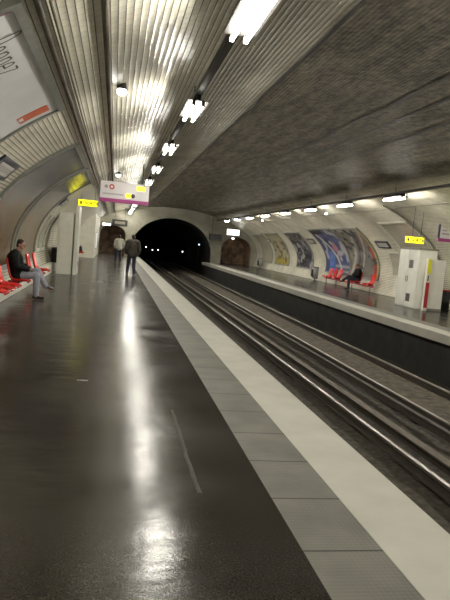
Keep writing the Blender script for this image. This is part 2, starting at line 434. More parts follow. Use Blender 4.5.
# ------------------------------------------------------------------ fluorescent lamps
def make_lamp(label):
    t = thing('fluorescent_lamp', label, 'lamp', (0, 0, 0), 0, 'twin tube lamps over the platforms')
    obj('housing', B((-.165, .165, -.66, .66, .055, .066), (-.03, .03, -.66, .66, .066, .146), bev=.002), 'lamp_dark', t)
    for a in (-.66, .63):
        for s in (-.072, .072): obj('socket', B((s - .024, s + .024, a, a + .03, -.026, .056), bev=.004), 'dark_metal', t)
    for s in (-1, 1):
        bm = bmesh.new(); tube(bm, [(s * .072, -.63, 0), (s * .072, .63, 0)], .021, 8); obj('tube', bm, 'tube', t, True)
    return t
LX, LZ, RX, RZ = 1.08, 3.72, 8.95, 3.68
left_y = [5.55 + 4.3 * k for k in range(-4, 12)]
right_y = [18.75 + 4.35 * k for k in range(-7, 8)]
first = None
k = 0
for y in left_y:
    if y < 3: lab = 'twin tube ceiling lamp over the left platform, behind the camera'
    else:
        lab = f'{ORD[k]} twin tube lamp from the viewer in the row over the left platform'; k += 1
    if first is None: first = make_lamp(lab); first.location = (LX, y, LZ)
    else: dup(first, (LX, y, LZ), lab)
k = 0
for y in right_y:
    if y < 17: lab = 'twin tube ceiling lamp over the far platform, outside the frame'
    else:
        lab = f'{ORD[k]} twin tube lamp from the near end in the row over the far platform'; k += 1
    dup(first, (RX, y, RZ), lab)
def lamp_rail(x, z, ys, label):
    t = thing('lamp_rail', label, 'rail', (x, 0, z))
    obj('channel', B((-.05, .05, Y0, Y1, .15, .22)), 'dark_metal', t)
    h = Z_x(x) - z
    for y in ys:
        bm = bmesh.new(); tube(bm, [(0, y, .22), (0, y, h + .01)], .01, 6); obj('hanger', bm, 'dark_metal', t)
lamp_rail(LX, LZ, left_y, 'long dark channel that carries the lamps over the left platform edge')
lamp_rail(RX, RZ, right_y, 'long dark channel that carries the lamps over the far platform')

# small round emergency lamps
def round_lamp(x, y, label):
    z = Z_x(x)
    t = thing('emergency_lamp', label, 'lamp', (x, y, z), 0, 'small round emergency lamps')
    bm = bmesh.new(); tube(bm, [(0, 0, .02), (0, 0, -.07)], .06, 12, .075); obj('socket', bm, 'dark_metal', t)
    bm = bmesh.new(); ball(bm, (0, 0, -.1), (.075, .075, .06)); obj('globe', bm, 'bulb', t, True)
round_lamp(-.06, 8.85, 'small round lamp beside the dark cable, nearest to the viewer')
round_lamp(-.06, 20.8, 'small round lamp on the vault just behind the hanging white sign')
round_lamp(10.06, 28.4, 'small round lamp on the far vault above the colourful posters')
round_lamp(10.06, 41.5, 'small round lamp on the far vault towards the tunnel end')

# cables along the vault
def along(name, label, s, ya, yb, r, m, off=.03, cat='cable'):
    x, z = P_s(s, off); bm = bmesh.new(); tube(bm, [(x, ya, z), (x, yb, z)], r, 8)
    return tag(obj(name, bm, m, None, True), label, cat)
along('cable', 'dark rusty cable along the left vault past the nearest round lamp', S_x(-.25), Y0, Y1, .028, 'cable')
along('cable', 'thick dark cable running just above the left wall posters', S_x(-.76), Y0, Y1, .030, 'cable')
along('cable', 'thin pale cable running along the top of the left wall beside the dark one', S_x(-.66), Y0, Y1, .018, 'conduit')
along('cable', 'thin cable along the top of the far right wall', S_x(10.3), Y0, Y1, .018, 'conduit')
def across(name, label, sa, sb, y, r, m, off):
    bm = bmesh.new(); pts = []
    for i in range(25):
        x, z = P_s(sa + (sb - sa) * i / 24, off); pts.append((x, y, z))
    tube(bm, pts, r, 8); return tag(obj(name, bm, m, None, True), label, 'pipe')
across('pipe', 'grey pipe curving down the far wall behind the white cabinet to a box', S_x(10.0), S_z(1, .85), 21.85, .04, 'conduit', .05)
# dark joints in the sooty crown
for x, w in ((2.45, .08), (4.95, .10), (5.6, .09), (6.46, .08)):
    bm = bmesh.new(); s = S_x(x); n = 160; va = []; vb = []
    for i in range(n + 1):
        y = Y0 + (Y1 - Y0) * i / n
        wob = .06 * noise.noise((y * .8, x * 7, 0)); ww = w * (.55 + .9 * abs(noise.noise((y * 1.7, x, 3))))
        pa = P_s(s + wob - ww / 2, .014); pb = P_s(s + wob + ww / 2, .014)
        va.append(bm.verts.new((pa[0], y, pa[1]))); vb.append(bm.verts.new((pb[0], y, pb[1])))
    for i in range(n): bm.faces.new((va[i], vb[i], vb[i + 1], va[i + 1]))
    struct('ceiling_joint', bm, 'black')

# ------------------------------------------------------------------ things that follow the curved wall
def slab(sa, sb, ya, yb, o0, o1, ns, ny, paint=None, flip=False, name='sheet'):
    """closed slab on the vault between arc lengths sa (bottom) and sb (top)"""
    bm = bmesh.new(); colr = bm.loops.layers.float_color.new('print') if paint else None
    def grid(o):
        return [[bm.verts.new((P_s(sa + (sb - sa) * i / ns, o)[0], ya + (yb - ya) * j / ny, P_s(sa + (sb - sa) * i / ns, o)[1]))
                 for j in range(ny + 1)] for i in range(ns + 1)]
    F, Bk = grid(o1), grid(o0)
    uvof = {}
    for i in range(ns + 1):
        for j in range(ny + 1):
            u = j / ny
            uvof[F[i][j]] = (1 - u if flip else u, i / ns)
    for i in range(ns):
        for j in range(ny):
            f = bm.faces.new((F[i][j], F[i + 1][j], F[i + 1][j + 1], F[i][j + 1]))
            if paint:
                for l in f.loops: l[colr] = (*paint(*uvof[l.vert]), 1)
    rim = [(i, 0) for i in range(ns)] + [(ns, j) for j in range(ny)] + [(i, ny) for i in range(ns, 0, -1)] + [(0, j) for j in range(ny, 0, -1)]
    for (a, b), (c, d) in zip(rim, rim[1:] + rim[:1]):
        f = bm.faces.new((F[a][b], F[c][d], Bk[c][d], Bk[a][b]))
        if paint:
            for l in f.loops: l[colr] = (.3, .3, .3, 1)
    return mesh_of(bm, name)

def poster(label, side, ya, yb, za, zb, paint=None, plain=None, frame='frame_green', fw=.09, res=(40, 56), name='poster', zt=None):
    sa, sb = S_z(side, za), (S_z(side, zb) if zt is None else zt)
    sg = 1 if sb > sa else -1
    x, z = P_s(sa, .02)
    t = thing(name, label, 'poster', (x, ya, za))
    inv = Matrix.Translation(-Vector((x, ya, za)))
    def add(nm, me, m):
        me.transform(inv); return obj(nm, me, m, t)
    add('sheet', slab(sa + sg * fw, sb - sg * fw, ya + fw, yb - fw, 0, .03, res[0], res[1], paint, side > 0), 'art' if paint else plain)
    bars = [slab(sa, sb, ya, ya + fw, 0, .055, 24, 1), slab(sa, sb, yb - fw, yb, 0, .055, 24, 1),
            slab(sa, sa + sg * fw, ya + fw, yb - fw, 0, .055, 1, 2), slab(sb - sg * fw, sb, ya + fw, yb - fw, 0, .055, 1, 2)]
    bm = bmesh.new()
    for me in bars: bm.from_mesh(me)
    add('frame', mesh_of(bm, 'frame'), frame)
    return t, inv

def mixc(a, b, f):
    f = min(max(f, 0), 1); return tuple(p + (q - p) * f for p, q in zip(a, b))
def nz(u, v, s, k=0): return noise.fractal((u * s, v * s, k * 7.3), 1.0, 2.0, 4) * .5 + .5

def paint_street(seed):
    def f(u, v):
        top = mixc((.07, .068, .075), (.19, .185, .195), nz(u, v, 2.6, seed))
        low = mixc((.035, .026, .018), (.30, .17, .06), (nz(u, v * 1.4, 14, seed + 1) - .32) * 2.6)
        dark = (.05, .045, .045)
        c = mixc(low, top, (v - .42 + .14 * (nz(u, v, 5, seed + 2) - .5)) * 5)
        if .40 < v < .78 and nz(u, v, 3.2, seed + 5) > .56: c = mixc(c, dark, .6)
        return c
    return f
def paint_blue(u, v):
    c = mixc((.045, .06, .16), (.16, .17, .30), nz(u, v, 4, 3))
    if nz(u, v, 5, 9) > .60: c = (.42, .42, .46)
    if math.hypot(u - .58, (v - .52) * 1.1) < .11: c = (.46, .22, .28)
    if .15 < u < .42 and v < .45: c = mixc((.05, .10, .38), (.2, .3, .6), nz(u, v, 8, 4))
    if v < .16 and u > .42: c = (.35, .35, .38) if int(v * 60) % 2 else (.12, .12, .2)
    if abs((u - .3) + (v - .62) * .7) < .035: c = (.55, .54, .52)
    if v > .86 and u < .5: c = (.05, .045, .06)
    return c
def paint_stripes(u, v):
    c = mixc((.13, .12, .11), (.30, .27, .24), nz(u, v, 4, 13))
    k = (u * .9 + (1 - v) * .55)
    if abs(k - .55) < .05 or abs(k - .85) < .03: c = (.44, .42, .37)
    if abs(k - .70) < .03: c = (.10, .09, .12)
    if u > .93: c = (.42, .40, .07)
    elif u > .84 and v < .6: c = (.40, .06, .06)
    if v > .93: c = (.42, .40, .33)
    if nz(u, v, 7, 15) > .66: c = (.09, .08, .09)
    return c
def paint_dark(u, v):
    c = mixc((.045, .045, .055), (.15, .14, .16), nz(u, v, 5, 21))
    if nz(u, v, 6, 23) > .62: c = (.36, .35, .35)
    if v > .72 and nz(u, v, 4, 25) > .5: c = (.20, .19, .15)
    return c
def paint_ochre(u, v):
    c = mixc((.40, .37, .22), (.52, .49, .36), nz(u, v, 3, 31))
    if v < .2: c = (.45, .38, .10)
    if nz(u, v, 7, 33) > .60 and v < .75: c = (.22, .15, .10)
    return c
def paint_pale(u, v):
    return mixc((.38, .36, .28), (.50, .47, .38), nz(u, v, 4, 41))

TOPL = S_x(-.86)
p1, inv1 = poster('huge white charity poster with handwriting, cut off by the upper left picture corner', -1, 5.0, 9.0, .62, 0, None, 'poster_white', zt=TOPL, res=(30, 6))
def on_wall_text(txt, ys, s_base, size, m, parent, inv, nm, off=.034, rot=False, xs=1.0, shear=0.0):
    cu = bpy.data.curves.new(nm, 'FONT'); cu.body = txt; cu.size = size; cu.extrude = .002; cu.shear = shear
    tmp = bpy.data.objects.new('tmp', cu); COL.objects.link(tmp)
    dg = bpy.context.evaluated_depsgraph_get(); me = bpy.data.meshes.new_from_object(tmp.evaluated_get(dg))
    bpy.data.objects.remove(tmp)
    for v in me.vertices:
        x, y = v.co.x * xs, v.co.y
        px, pz = P_s(s_base + y, off + v.co.z)
        v.co = Vector((px, ys + x, pz))
    me.transform(inv); me.name = nm
    return obj(nm, me, m, parent)
# handwriting: thin pen strokes written along the wall
def strokes(lines, ys, s0, w, m, parent, inv, nm, off=.034):
    bm = bmesh.new()
    for ln in lines:
        for (a, b), (c, d) in zip(ln, ln[1:]):
            dx, dy = c - a, d - b; l = math.hypot(dx, dy) or 1; nx_, ny_ = -dy / l * w / 2, dx / l * w / 2
            q = []
            for (u, v) in ((a + nx_, b + ny_), (c + nx_, d + ny_), (c - nx_, d - ny_), (a - nx_, b - ny_)):
                px, pz = P_s(s0 + v, off); q.append(bm.verts.new((px, ys + u, pz)))
            bm.faces.new(q)
    me = mesh_of(bm, nm); me.transform(inv); return obj(nm, me, m, parent)
def arc(cx, cy, rx, ry, a0, a1, n=10):
    return [(cx + rx * math.cos(math.radians(a0 + (a1 - a0) * i / n)), cy + ry * math.sin(math.radians(a0 + (a1 - a0) * i / n))) for i in range(n + 1)]
W = []
W += [[(0, 0), (0, .40)], arc(0, .20, .17, .20, 90, -90)]                                  # D
W += [arc(.33, .11, .085, .11, 0, 360, 14)]                                                # o
for x in (.50, .74): W += [[(x, 0), (x, .22)], arc(x + .075, .14, .075, .08, 180, 0) + [(x + .15, 0)]]   # n n
W += [[(.97, .12), (1.12, .12)] + arc(1.045, .11, .08, .11, 0, 310, 12)]                   # e
W += [[(1.2, .22), (1.35, .22), (1.2, 0), (1.36, 0)]]                                      # z
sT = S_x(-1.03)
lines = [[(u * .68, v * 1.1) for u, v in ln] for ln in W]
strokes(lines, 5.60, sT - .33, .02, 'ink', p1, inv1, 'handwriting')
strokes([[(0, 0), (.25, .03), (.3, -.02), (.6, .02)]], 6.45, sT - .95, .02, 'ink', p1, inv1, 'handwriting')
me = slab(S_x(-1.40), S_x(-1.03), 8.42, 8.72, .03, .038, 4, 1); me.transform(inv1); obj('orange_label', me, 'orange', p1)
me = slab(S_x(-1.39), S_x(-1.34), 8.46, 8.60, .036, .042, 1, 1); me.transform(inv1); obj('label_mark', me, 'poster_white', p1)
me = slab(S_x(-1.38), TOPL - .09, 5.09, 5.16, .03, .036, 20, 1); me.transform(inv1); obj('poster_edge', me, 'purple', p1)

poster('large dim grey and brown poster just past the nearest station name plate', -1, 12.3, 16.35, .62, 0, paint_street(2), zt=TOPL, res=(60, 60))
poster('large dim grey and brown poster on the left wall above the seated man in black', -1, 16.75, 20.85, .62, 0, paint_street(8), zt=TOPL, res=(60, 60))
poster('narrow white framed notice on the left wall just before the white cabinet', -1, 21.2, 22.3, .9, 2.25, paint_pale, frame='frame_white')
poster('narrow white framed notice on the left wall directly beside the white cabinet', -1, 22.5, 23.6, .9, 2.25, paint_pale, frame='frame_white')
poster('blue and purple poster behind the red seats on the far platform', 1, 31.45, 35.35, .58, 3.12, paint_blue)
poster('brown striped poster with yellow edge behind the person on the far bench', 1, 27.7, 31.4, .58, 3.1, paint_stripes)
poster('dark grey poster left of the far bench, above the grey bin', 1, 37.75, 41.4, .58, 2.98, paint_dark)
poster('yellowish pale poster on the far wall left of the dark one', 1, 43.4, 47.3, .55, 2.95, paint_ochre)
poster('pale washed out poster on the far wall, closest to the tunnel end', 1, 48.2, 51.6, .55, 2.9, paint_pale)
poster('tall empty beige poster partly hidden behind the white cabinet on the far platform', 1, 22.15, 24.8, .7, 3.25, paint_pale, frame='frame_white')
poster('small pale framed notice on the far wall between striped poster and cabinet', 1, 25.25, 26.3, .95, 2.05, paint_pale, frame='frame_white', fw=.04, res=(12, 12))
# station name plates
def plate(label, side, ya, yb, z, h):
    s = S_z(side, z); x, zz = P_s(s, .02); sg = 1 if side < 0 else -1
    t = thing('station_name_plate', label, 'sign', (x, ya, zz), 0, 'station name plates'); inv = Matrix.Translation(-Vector((x, ya, zz)))
    me = slab(s - sg * h / 2, s + sg * h / 2, ya, yb, 0, .04, 6, 1); me.transform(inv); obj('board', me, 'enamel', t)
    L = yb - ya
    me = slab(s - sg * h * .30, s + sg * h * .24, ya + L * .12, yb - L * .12, .04, .045, 4, 1); me.transform(inv); f = obj('field', me, 'enamel_white', t)
    bm = bmesh.new(); n = 7
    for i in range(n):
        u = ya + L * (.17 + .66 * i / (n - 1))
        bm.from_mesh(slab(s - sg * h * .16, s + sg * h * .12, u - L * .022, u + L * .014, .045, .048, 1, 1))
    me = mesh_of(bm, 'lettering'); me.transform(inv); obj('lettering', me, 'grey_ink', f)
plate('dark station name plate with white field on the left wall, nearest to the viewer', -1, 10.0, 11.45, 2.62, .42)
plate('small dark station name plate on the left wall above the white framed notices', -1, 21.5, 22.6, 2.68, .34)
plate('dark station name plate on the far wall left of the white cabinet', 1, 25.75, 27.1, 2.38, .40)
plate('dark station name plate on the far wall left of the blue poster', 1, 36.1, 37.4, 2.45, .40)
plate('small dark station name plate on the far wall before the tunnel end passage', 1, 47.5, 48.2, 2.4, .36)

# ------------------------------------------------------------------ seats
def make_seat(label, group):
    t = thing('shell_seat', label, 'seat', (0, 0, 0), 0, group)     # faces +X, back at -X
    prof = [(.36, .375), (.385, .405), (.36, .43), (.25, .415), (.12, .405), (.02, .42), (-.05, .475), (-.085, .57), (-.11, .68), (-.145, .82), (-.165, .92)]
    bm = bmesh.new(); nu = 8
    def P(i, k, d):
        x, z = prof[i]; u = -1 + 2 * k / nu
        a, b = prof[max(i - 1, 0)], prof[min(i + 1, len(prof) - 1)]
        tx, tz = b[0] - a[0], b[1] - a[1]; l = math.hypot(tx, tz); nx_, nz_ = tz / l, -tx / l
        lift = .055 * abs(u) ** 3 * (0 if i < 3 else 1)
        wv = .235 * (1 - (.25 if i == len(prof) - 1 else 0) - (.06 if i == 0 else 0))
        return Vector((x + nx_ * (lift + d), u * wv, z + nz_ * (lift + d)))
    F = [[bm.verts.new(P(i, k, 0)) for k in range(nu + 1)] for i in range(len(prof))]
    G = [[bm.verts.new(P(i, k, -.022)) for k in range(nu + 1)] for i in range(len(prof))]
    n = len(prof)
    for i in range(n - 1):
        for k in range(nu):
            bm.faces.new((F[i][k], F[i][k + 1], F[i + 1][k + 1], F[i + 1][k])); bm.faces.new((G[i][k], G[i + 1][k], G[i + 1][k + 1], G[i][k + 1]))
    rim = [(i, 0) for i in range(n - 1)] + [(n - 1, k) for k in range(nu)] + [(i, nu) for i in range(n - 1, 0, -1)] + [(0, k) for k in range(nu, 0, -1)]
    for (a, b), (c, d) in zip(rim, rim[1:] + rim[:1]): bm.faces.new((F[a][b], F[c][d], G[c][d], G[a][b]))
    obj('shell', bm, 'red', t, True)
    obj('bracket', B((-.10, .16, -.045, .045, .345, .405), bev=.008), 'dkred', t)
    return t
seat0 = None
def seat(x, y, rz, label, group):
    global seat0
    if seat0 is None:
        seat0 = make_seat(label, group); seat0.location = (x, y, 0); seat0.rotation_euler = (0, 0, rz)
    else: dup(seat0, (x, y, 0), label, group, rz)
SXL = -2.32 + .03
MANY = 14.75
gl = 'red shell seats along the left wall'
for y, lab in ((12.55, 'red shell seat at the left picture edge, second before the seated man'),
               (13.3, 'red shell seat directly in front of the seated man in black'),
               (MANY, 'red shell seat the man in black is sitting on'),
               (17.8, 'red shell seat just beyond the man in black'),
               (19.1, 'red shell seat last of the row beyond the man in black'),
               (11.8, 'red shell seat cut off at the left picture edge, third before the seated man')):
    seat(SXL, y, 0, lab, gl)
for y, lab in ((38.4, 'red shell seat beyond the white cabinet, nearest of that pair'), (39.8, 'red shell seat beyond the white cabinet, under the dark bag')):
    seat(SXL, y, 0, lab, gl)
gr = 'red shell seats on the far platform bench'
SXR = 12.42
for y, lab in ((27.5, 'red seat at the near end of the far platform bench'), (29.1, 'red seat under the dark clothed person on the far bench'),
               (31.9, 'red seat beyond the person on the far bench, nearest of three'), (32.65, 'middle red seat of the three beyond the person on the far bench'),
               (33.4, 'red seat at the far end of the far platform bench')):
    seat(SXR, y, PI, lab, gr)
t = thing('bench_rail', 'long red rail with thin legs joining the seats of the far bench', 'bench', (12.1, 27.1, 0))
obj('bar', B((.18, .28, 0, 6.8, .275, .344), bev=.01), 'dkred', t)
for y in (.3, 2.6, 4.9, 6.5): obj('leg', B((.21, .25, y - .02, y + .02, 0, .276)), 'grey_metal', t)
# dark bag
bm = bmesh.new(); box(bm, -.13, .13, -.16, .16, 0, .38, .05)
for v in bm.verts:
    if v.co.z > .2: v.co.x *= .6; v.co.y *= .75
t = thing('bag', 'dark bag standing on a red seat beyond the left white cabinet', 'bag', (SXL + .14, 39.8, .43))
obj('body', bm, 'black', t)
bm = bmesh.new(); tube(bm, [(0, -.07, .36)] + [(0, .07 * -math.cos(PI * i / 8), .37 + .1 * math.sin(PI * i / 8)) for i in range(9)], .01, 6); obj('handle', bm, 'black', t)

# ------------------------------------------------------------------ cabinets, posts, signs
t = thing('service_cabinet', 'tall white two part cabinet on the left platform near the seated man', 'cabinet', (-1.9, 24.0, 0))
obj('body', B((-.28, .30, 0, 1.3, 0, 2.38), bev=.012), 'cab_grey', t)
obj('post', B((.34, .48, -.05, 1.3, 0, 2.68), bev=.012), 'cab_grey', t)
obj('door', B((-.24, .26, -.015, .005, .18, 2.3), bev=.004), 'cab_grey', t)
obj('vent', B((.48, .488, .5, .8, .3, .5)), 'grey_metal', t)
t = thing('wall_box', 'long dark low box against the left wall just behind the white cabinet', 'box', (-2.42, 26.5, .345))
obj('body', B((-.1, .13, -1.0, 1.0, 0, .6), bev=.015), 'black', t)
obj('lid', B((-.1, .15, -1.02, 1.02, .6, .64), bev=.005), 'frame_green', t)

t = thing('service_cabinet', 'tall white cabinet with two grey vents on the far platform', 'cabinet', (10.75, 20.0, 0))
obj('body', B((0, .7, 0, 1.5, 0, 2.14), bev=.012), 'cab_grey', t)
obj('lid', B((-.03, .72, -.03, 1.53, 2.14, 2.2), bev=.008), 'conduit', t)
for a, b in ((.02, .73), (.77, 1.48)):
    d = obj('door', B((-.014, .002, a, b, .05, 2.1), bev=.003), 'cab_grey', t)
    obj('handle', B((-.03, -.012, (b - .06 if a < .5 else a + .03), (b - .03 if a < .5 else a + .06), .95, 1.15)), 'grey_metal', d)
for z in (.22, 1.45):
    bm = B((-.022, -.012, .36, .66, z, z + .3))
    obj('vent', bm, 'grey_metal', t)
    bm = bmesh.new()
    for i in range(5): box(bm, -.028, -.020, .38, .64, z + .03 + i * .055, z + .05 + i * .055)
    obj('vent_slat', bm, 'dark_metal', t)
t = thing('equipment_panel', 'lower white panel standing against the near side of the vented cabinet', 'cabinet', (11.02, 19.62, 0))
obj('body', B((0, .58, 0, .36, 0, 1.82), bev=.012), 'cab_grey', t)
obj('plinth', B((.02, .56, -.01, .34, 0, .08)), 'grey_metal', t)
t = thing('call_post', 'narrow post, yellow at the top and red below, beside the vented cabinet', 'post', (10.93, 19.55, 0))
obj('upright', B((-.07, .08, 0, .12, 0, 1.84), bev=.006), 'white_paint', t)
o = obj('yellow_plate', B((-.06, .075, -.012, .001, 1.32, 1.82), bev=.003), 'yellow', t); o['label'] = 'yellow upper plate'
o = obj('red_plate', B((-.06, .075, -.012, .001, .10, 1.0), bev=.003), 'dkred', t); o['label'] = 'red lower plate'
obj('notice', B((-.02, .02, -.008, .001, 1.05, 1.25)), 'ink', t)
t = thing('junction_box', 'white box on the wall at the foot of the curved pipe, far platform', 'box', (12.62, 21.85, 0))
obj('body', B((-.14, .2, -.16, .16, .1, .95), bev=.012), 'white_paint', t)
obj('foot', B((-.24, .2, -.22, .22, 0, .12), bev=.02), 'white_paint', t)

def text_mesh(txt, size, h=.004):
    cu = bpy.data.curves.new('lettering', 'FONT'); cu.body = txt; cu.size = size; cu.extrude = h; cu.offset = size * .035; cu.align_x = 'LEFT'
    tmp = bpy.data.objects.new('tmp', cu); COL.objects.link(tmp)
    dg = bpy.context.evaluated_depsgraph_get(); me = bpy.data.meshes.new_from_object(tmp.evaluated_get(dg))
    bpy.data.objects.remove(tmp); me.transform(Matrix.Rotation(PI / 2, 4, 'X')); return me
def exit_sign(label, x0, x1, y, z0, z1, rods, txt='SORTIE'):
    w, h = x1 - x0, z1 - z0
    t = thing('exit_sign', label, 'sign', ((x0 + x1) / 2, y, z0))
    obj('case', B((-w / 2, w / 2, 0, .12, 0, h), bev=.006), 'grey_metal', t)
    f = obj('face', B((-w / 2 + .012, w / 2 - .012, -.008, .002, .012, h - .012)), 'sign_yellow', t)
    me = text_mesh(txt, h * .62); me.transform(Matrix.Translation((-w * .16, -.010, h * .28))); obj('lettering', me, 'ink', f)
    obj('symbol', B((-w * .40, -w * .29, -.012, -.007, h * .28, h * .72)), 'ink', f)
    for rx in rods:
        bm = bmesh.new(); tube(bm, [(rx, .06, h - .01), (rx, .06, Z_x((x0 + x1) / 2 + rx) - z0 + .02)], .012, 6); obj('hanger', bm, 'dark_metal', t)
exit_sign('lit yellow exit sign beside the top of the left white cabinet', -1.45, -.73, 23.0, 2.64, 2.89, (-.25, .25))
exit_sign('lit yellow exit sign hanging over the far white cabinet', 10.12, 10.86, 20.0, 2.34, 2.58, (-.08, .25))

# big hanging direction sign
t = thing('direction_sign', 'big hanging white sign with purple lower band over the left platform', 'sign', (.19, 20.0, 2.73))
obj('panel', B((-.78, .78, 0, .10, .12, .66), bev=.006), 'sign_white', t)
o = obj('band', B((-.78, .78, -.002, .102, 0, .12), bev=.004), 'purple', t); o['label'] = 'purple line colour band'
bm = bmesh.new(); n = 24
for a, b, y in ((.045, .085, -.006),):
    ri = [[bm.verts.new((-.42 + r * math.cos(2 * PI * k / n), yy, .49 + r * math.sin(2 * PI * k / n))) for k in range(n)] for r, yy in ((a, y), (b, y), (b, .002), (a, .002))]
    for A, C in zip(ri, ri[1:] + ri[:1]):
        for k in range(n): bm.faces.new((A[k], A[(k + 1) % n], C[(k + 1) % n], C[k]))
obj('line_ring', bm, 'dkred', t)
bm = bmesh.new(); tube(bm, [(-.42, -.003, .49), (-.42, .002, .49)], .043, 20); obj('line_ring_centre', bm, 'enamel_white', t)
bm = bmesh.new(); tube(bm, [(-.60, -.004, .49), (-.60, .002, .49)], .055, 20); obj('metro_roundel', bm, 'grey_ink', t)
obj('exit_patch', B((.37, .65, -.006, .002, .44, .58)), 'sign_yellow', t)
bm = bmesh.new(); tube(bm, [(.10, -.006, .25), (.10, .002, .25)], .075, 20); box(bm, .10, .22, -.006, .002, .19, .31); obj('yellow_disc', bm, 'sign_yellow', t)
bm = bmesh.new(); tube(bm, [(.27, -.007, .25), (.27, .002, .25)], .07, 20); obj('black_disc', bm, 'ink', t)
bm = bmesh.new(); x = -.70; rnd = random.Random(3)
while x < -.06:
    w = rnd.uniform(.02, .05); box(bm, x, x + w, -.005, .002, .235, .285); x += w + .014
obj('lettering', bm, 'grey_ink', t)
for rx in (-.55, .55):
    bm = bmesh.new(); tube(bm, [(rx, .05, .65), (rx, .05, Z_x(.19 + rx) - 2.73 + .02)], .014, 6); obj('hanger', bm, 'dark_metal', t)
# far platform sign cut by the frame
t = thing('direction_sign', 'hanging white sign with purple band at the right picture edge, far platform', 'sign', (12.0, 20.0, 2.5))
obj('panel', B((-.62, .30, 0, .08, .12, .68), bev=.006), 'sign_white', t)
o = obj('band', B((-.62, .30, -.002, .082, 0, .12), bev=.004), 'purple', t)
o = obj('side_band', B((-.625, -.56, -.003, .083, .12, .68), bev=.003), 'enamel', t); o['label'] = 'dark blue side edge'
obj('lettering', B((-.48, -.1, -.004, .002, .5, .55), (-.48, .05, -.004, .002, .38, .43), (-.48, -.2, -.004, .002, .26, .31)), 'grey_ink', t)
for rx in (-.3,):
    bm = bmesh.new(); tube(bm, [(rx, .04, .67), (rx, .04, Z_x(12.0 + rx) - 2.5 + .1)], .012, 6); obj('hanger', bm, 'dark_metal', t)
# far signs
t = thing('hanging_sign', 'dark framed hanging sign before the left passage mouth', 'sign', (.26, 50, 2.48))
obj('case', B((-.62, .62, 0, .1, 0, .52), bev=.01), 'dark_metal', t)
obj('face', B((-.40, .42, -.008, .002, .16, .38)), 'conduit', t)
for rx in (-.4, .4):
    bm = bmesh.new(); tube(bm, [(rx, .05, .5), (rx, .05, Z_x(.26 + rx) - 2.48 + .02)], .015, 6); obj('hanger', bm, 'dark_metal', t)
t = thing('light_box', 'bright white light box above the far right passage arch', 'lamp', (10.45, 53.85, 2.62))
obj('case', B((-.62, .62, 0, .15, 0, .62), bev=.01), 'grey_metal', t)
obj('diffuser', B((-.58, .58, -.012, .002, .04, .58)), mat('box_light', (.8, .8, .78), .4, emit=(1, .98, .9), es=1.6), t)
t = thing('light_box', 'small white light box at the upper left of the left passage arch', 'lamp', (-.85, 53.85, 2.5))
obj('case', B((-.36, .36, 0, .15, 0, .2), bev=.01), 'grey_metal', t)
obj('diffuser', B((-.34, .34, -.012, .002, .02, .18)), 'bulb', t)
t = thing('light_box', 'tall narrow lit panel on the white return wall at the left passage', 'lamp', (-1.4, 45.2, .6))
obj('case', B((-.02, .03, -.8, .8, 0, 1.2), bev=.005), 'grey_metal', t)
obj('diffuser', B((.03, .034, -.75, .75, .05, 1.15)), mat('panel_light', (.8, .8, .78), .4, emit=(1, .98, .92), es=.9), t)
t = thing('monitor', 'dark boxed monitor hanging at the right side of the tunnel mouth', 'monitor', (8.7, 52.6, 2.08))
obj('case', B((-.55, .55, 0, .45, 0, .55), bev=.02), 'dark_metal', t)
obj('screen', B((-.48, .48, -.006, .002, .06, .49)), 'screen', t)
bm = bmesh.new(); tube(bm, [(-.35, .22, .54), (-.35, .22, Z_x(8.35) - 2.08 + .02)], .02, 6); obj('hanger', bm, 'dark_metal', t)
bm = bmesh.new(); ball(bm, (0, 0, 0), (.12, .12, .08))
t = thing('passage_lamp', 'small lamp glowing inside the far right passage', 'lamp', (10.9, 56, 2.42)); obj('globe', bm, 'bulb', t, True)
obj('socket', B((-.05, .05, -.05, .05, .05, .12)), 'dark_metal', t)
# signal lamps inside the tunnel, on short brackets from the side walls / posts
for x, y, z, m, lab in ((4.05, 80, .58, 'bulb', 'small white lamp inside the tunnel, leftmost and highest of three'), (4.9, 80, .26, 'bulb', 'small white lamp inside the tunnel, middle of three'),
                   (5.65, 80, .32, 'bulb', 'small white lamp inside the tunnel, right one of three close together'), (8.0, 72, .5, 'bulb', 'white signal lamp in the tunnel right of the middle'),
                   (8.0, 58, 1.55, 'blue_lamp', 'bluish lamp at the right inner wall of the tunnel mouth')):
    t = thing('signal_lamp', lab, 'lamp', (x, y, -1.17), 0, 'signal lamps in the tunnel')
    bm = bmesh.new(); tube(bm, [(0, .1, 0), (0, .1, z + 1.17)], .03, 6); obj('post', bm, 'tunnel', t)
    obj('case', B((-.1, .1, .0, .12, z + 1.05, z + 1.3), bev=.01), 'dark_metal', t)
    bm = bmesh.new(); ball(bm, (0, -.02, z + 1.17), .06); obj('lens', bm, m, t, True)

# bins
def bin_(x, y, label):
    t = thing('litter_bin', label, 'bin', (x, y, 0), 0, 'grey litter bins')
    bm = bmesh.new(); tube(bm, [(0, 0, .12), (0, 0, .82)], .19, 16, .22); obj('body', bm, 'bin_grey', t, True)
    obj('bracket', B((-.03, .03, -.03, .03, 0, .13), (-.14, .14, -.14, .14, 0, .025)), 'dark_metal', t)
    bm = bmesh.new(); tube(bm, [(0, 0, .825), (0, 0, .86)], .225, 16, .17); obj('lid', bm, 'black', t, True)
    bm = bmesh.new(); box(bm, -.26, -.1, -.12, .12, .25, .7, .03); obj('flap', bm, 'black', t)
bin_(12.35, 35.75, 'grey litter bin with dark front left of the far bench')
bin_(12.3, 50.0, 'grey litter bin with dark front beside the far right passage')
bm = bmesh.new(); tube(bm, [(0, 0, .0), (0, 0, .7)], .17, 16, .2)
t = thing('litter_bin', 'dark bin at the right picture edge near the white junction box', 'bin', (12.25, 20.5, 0)); obj('body', bm, 'black', t, True)
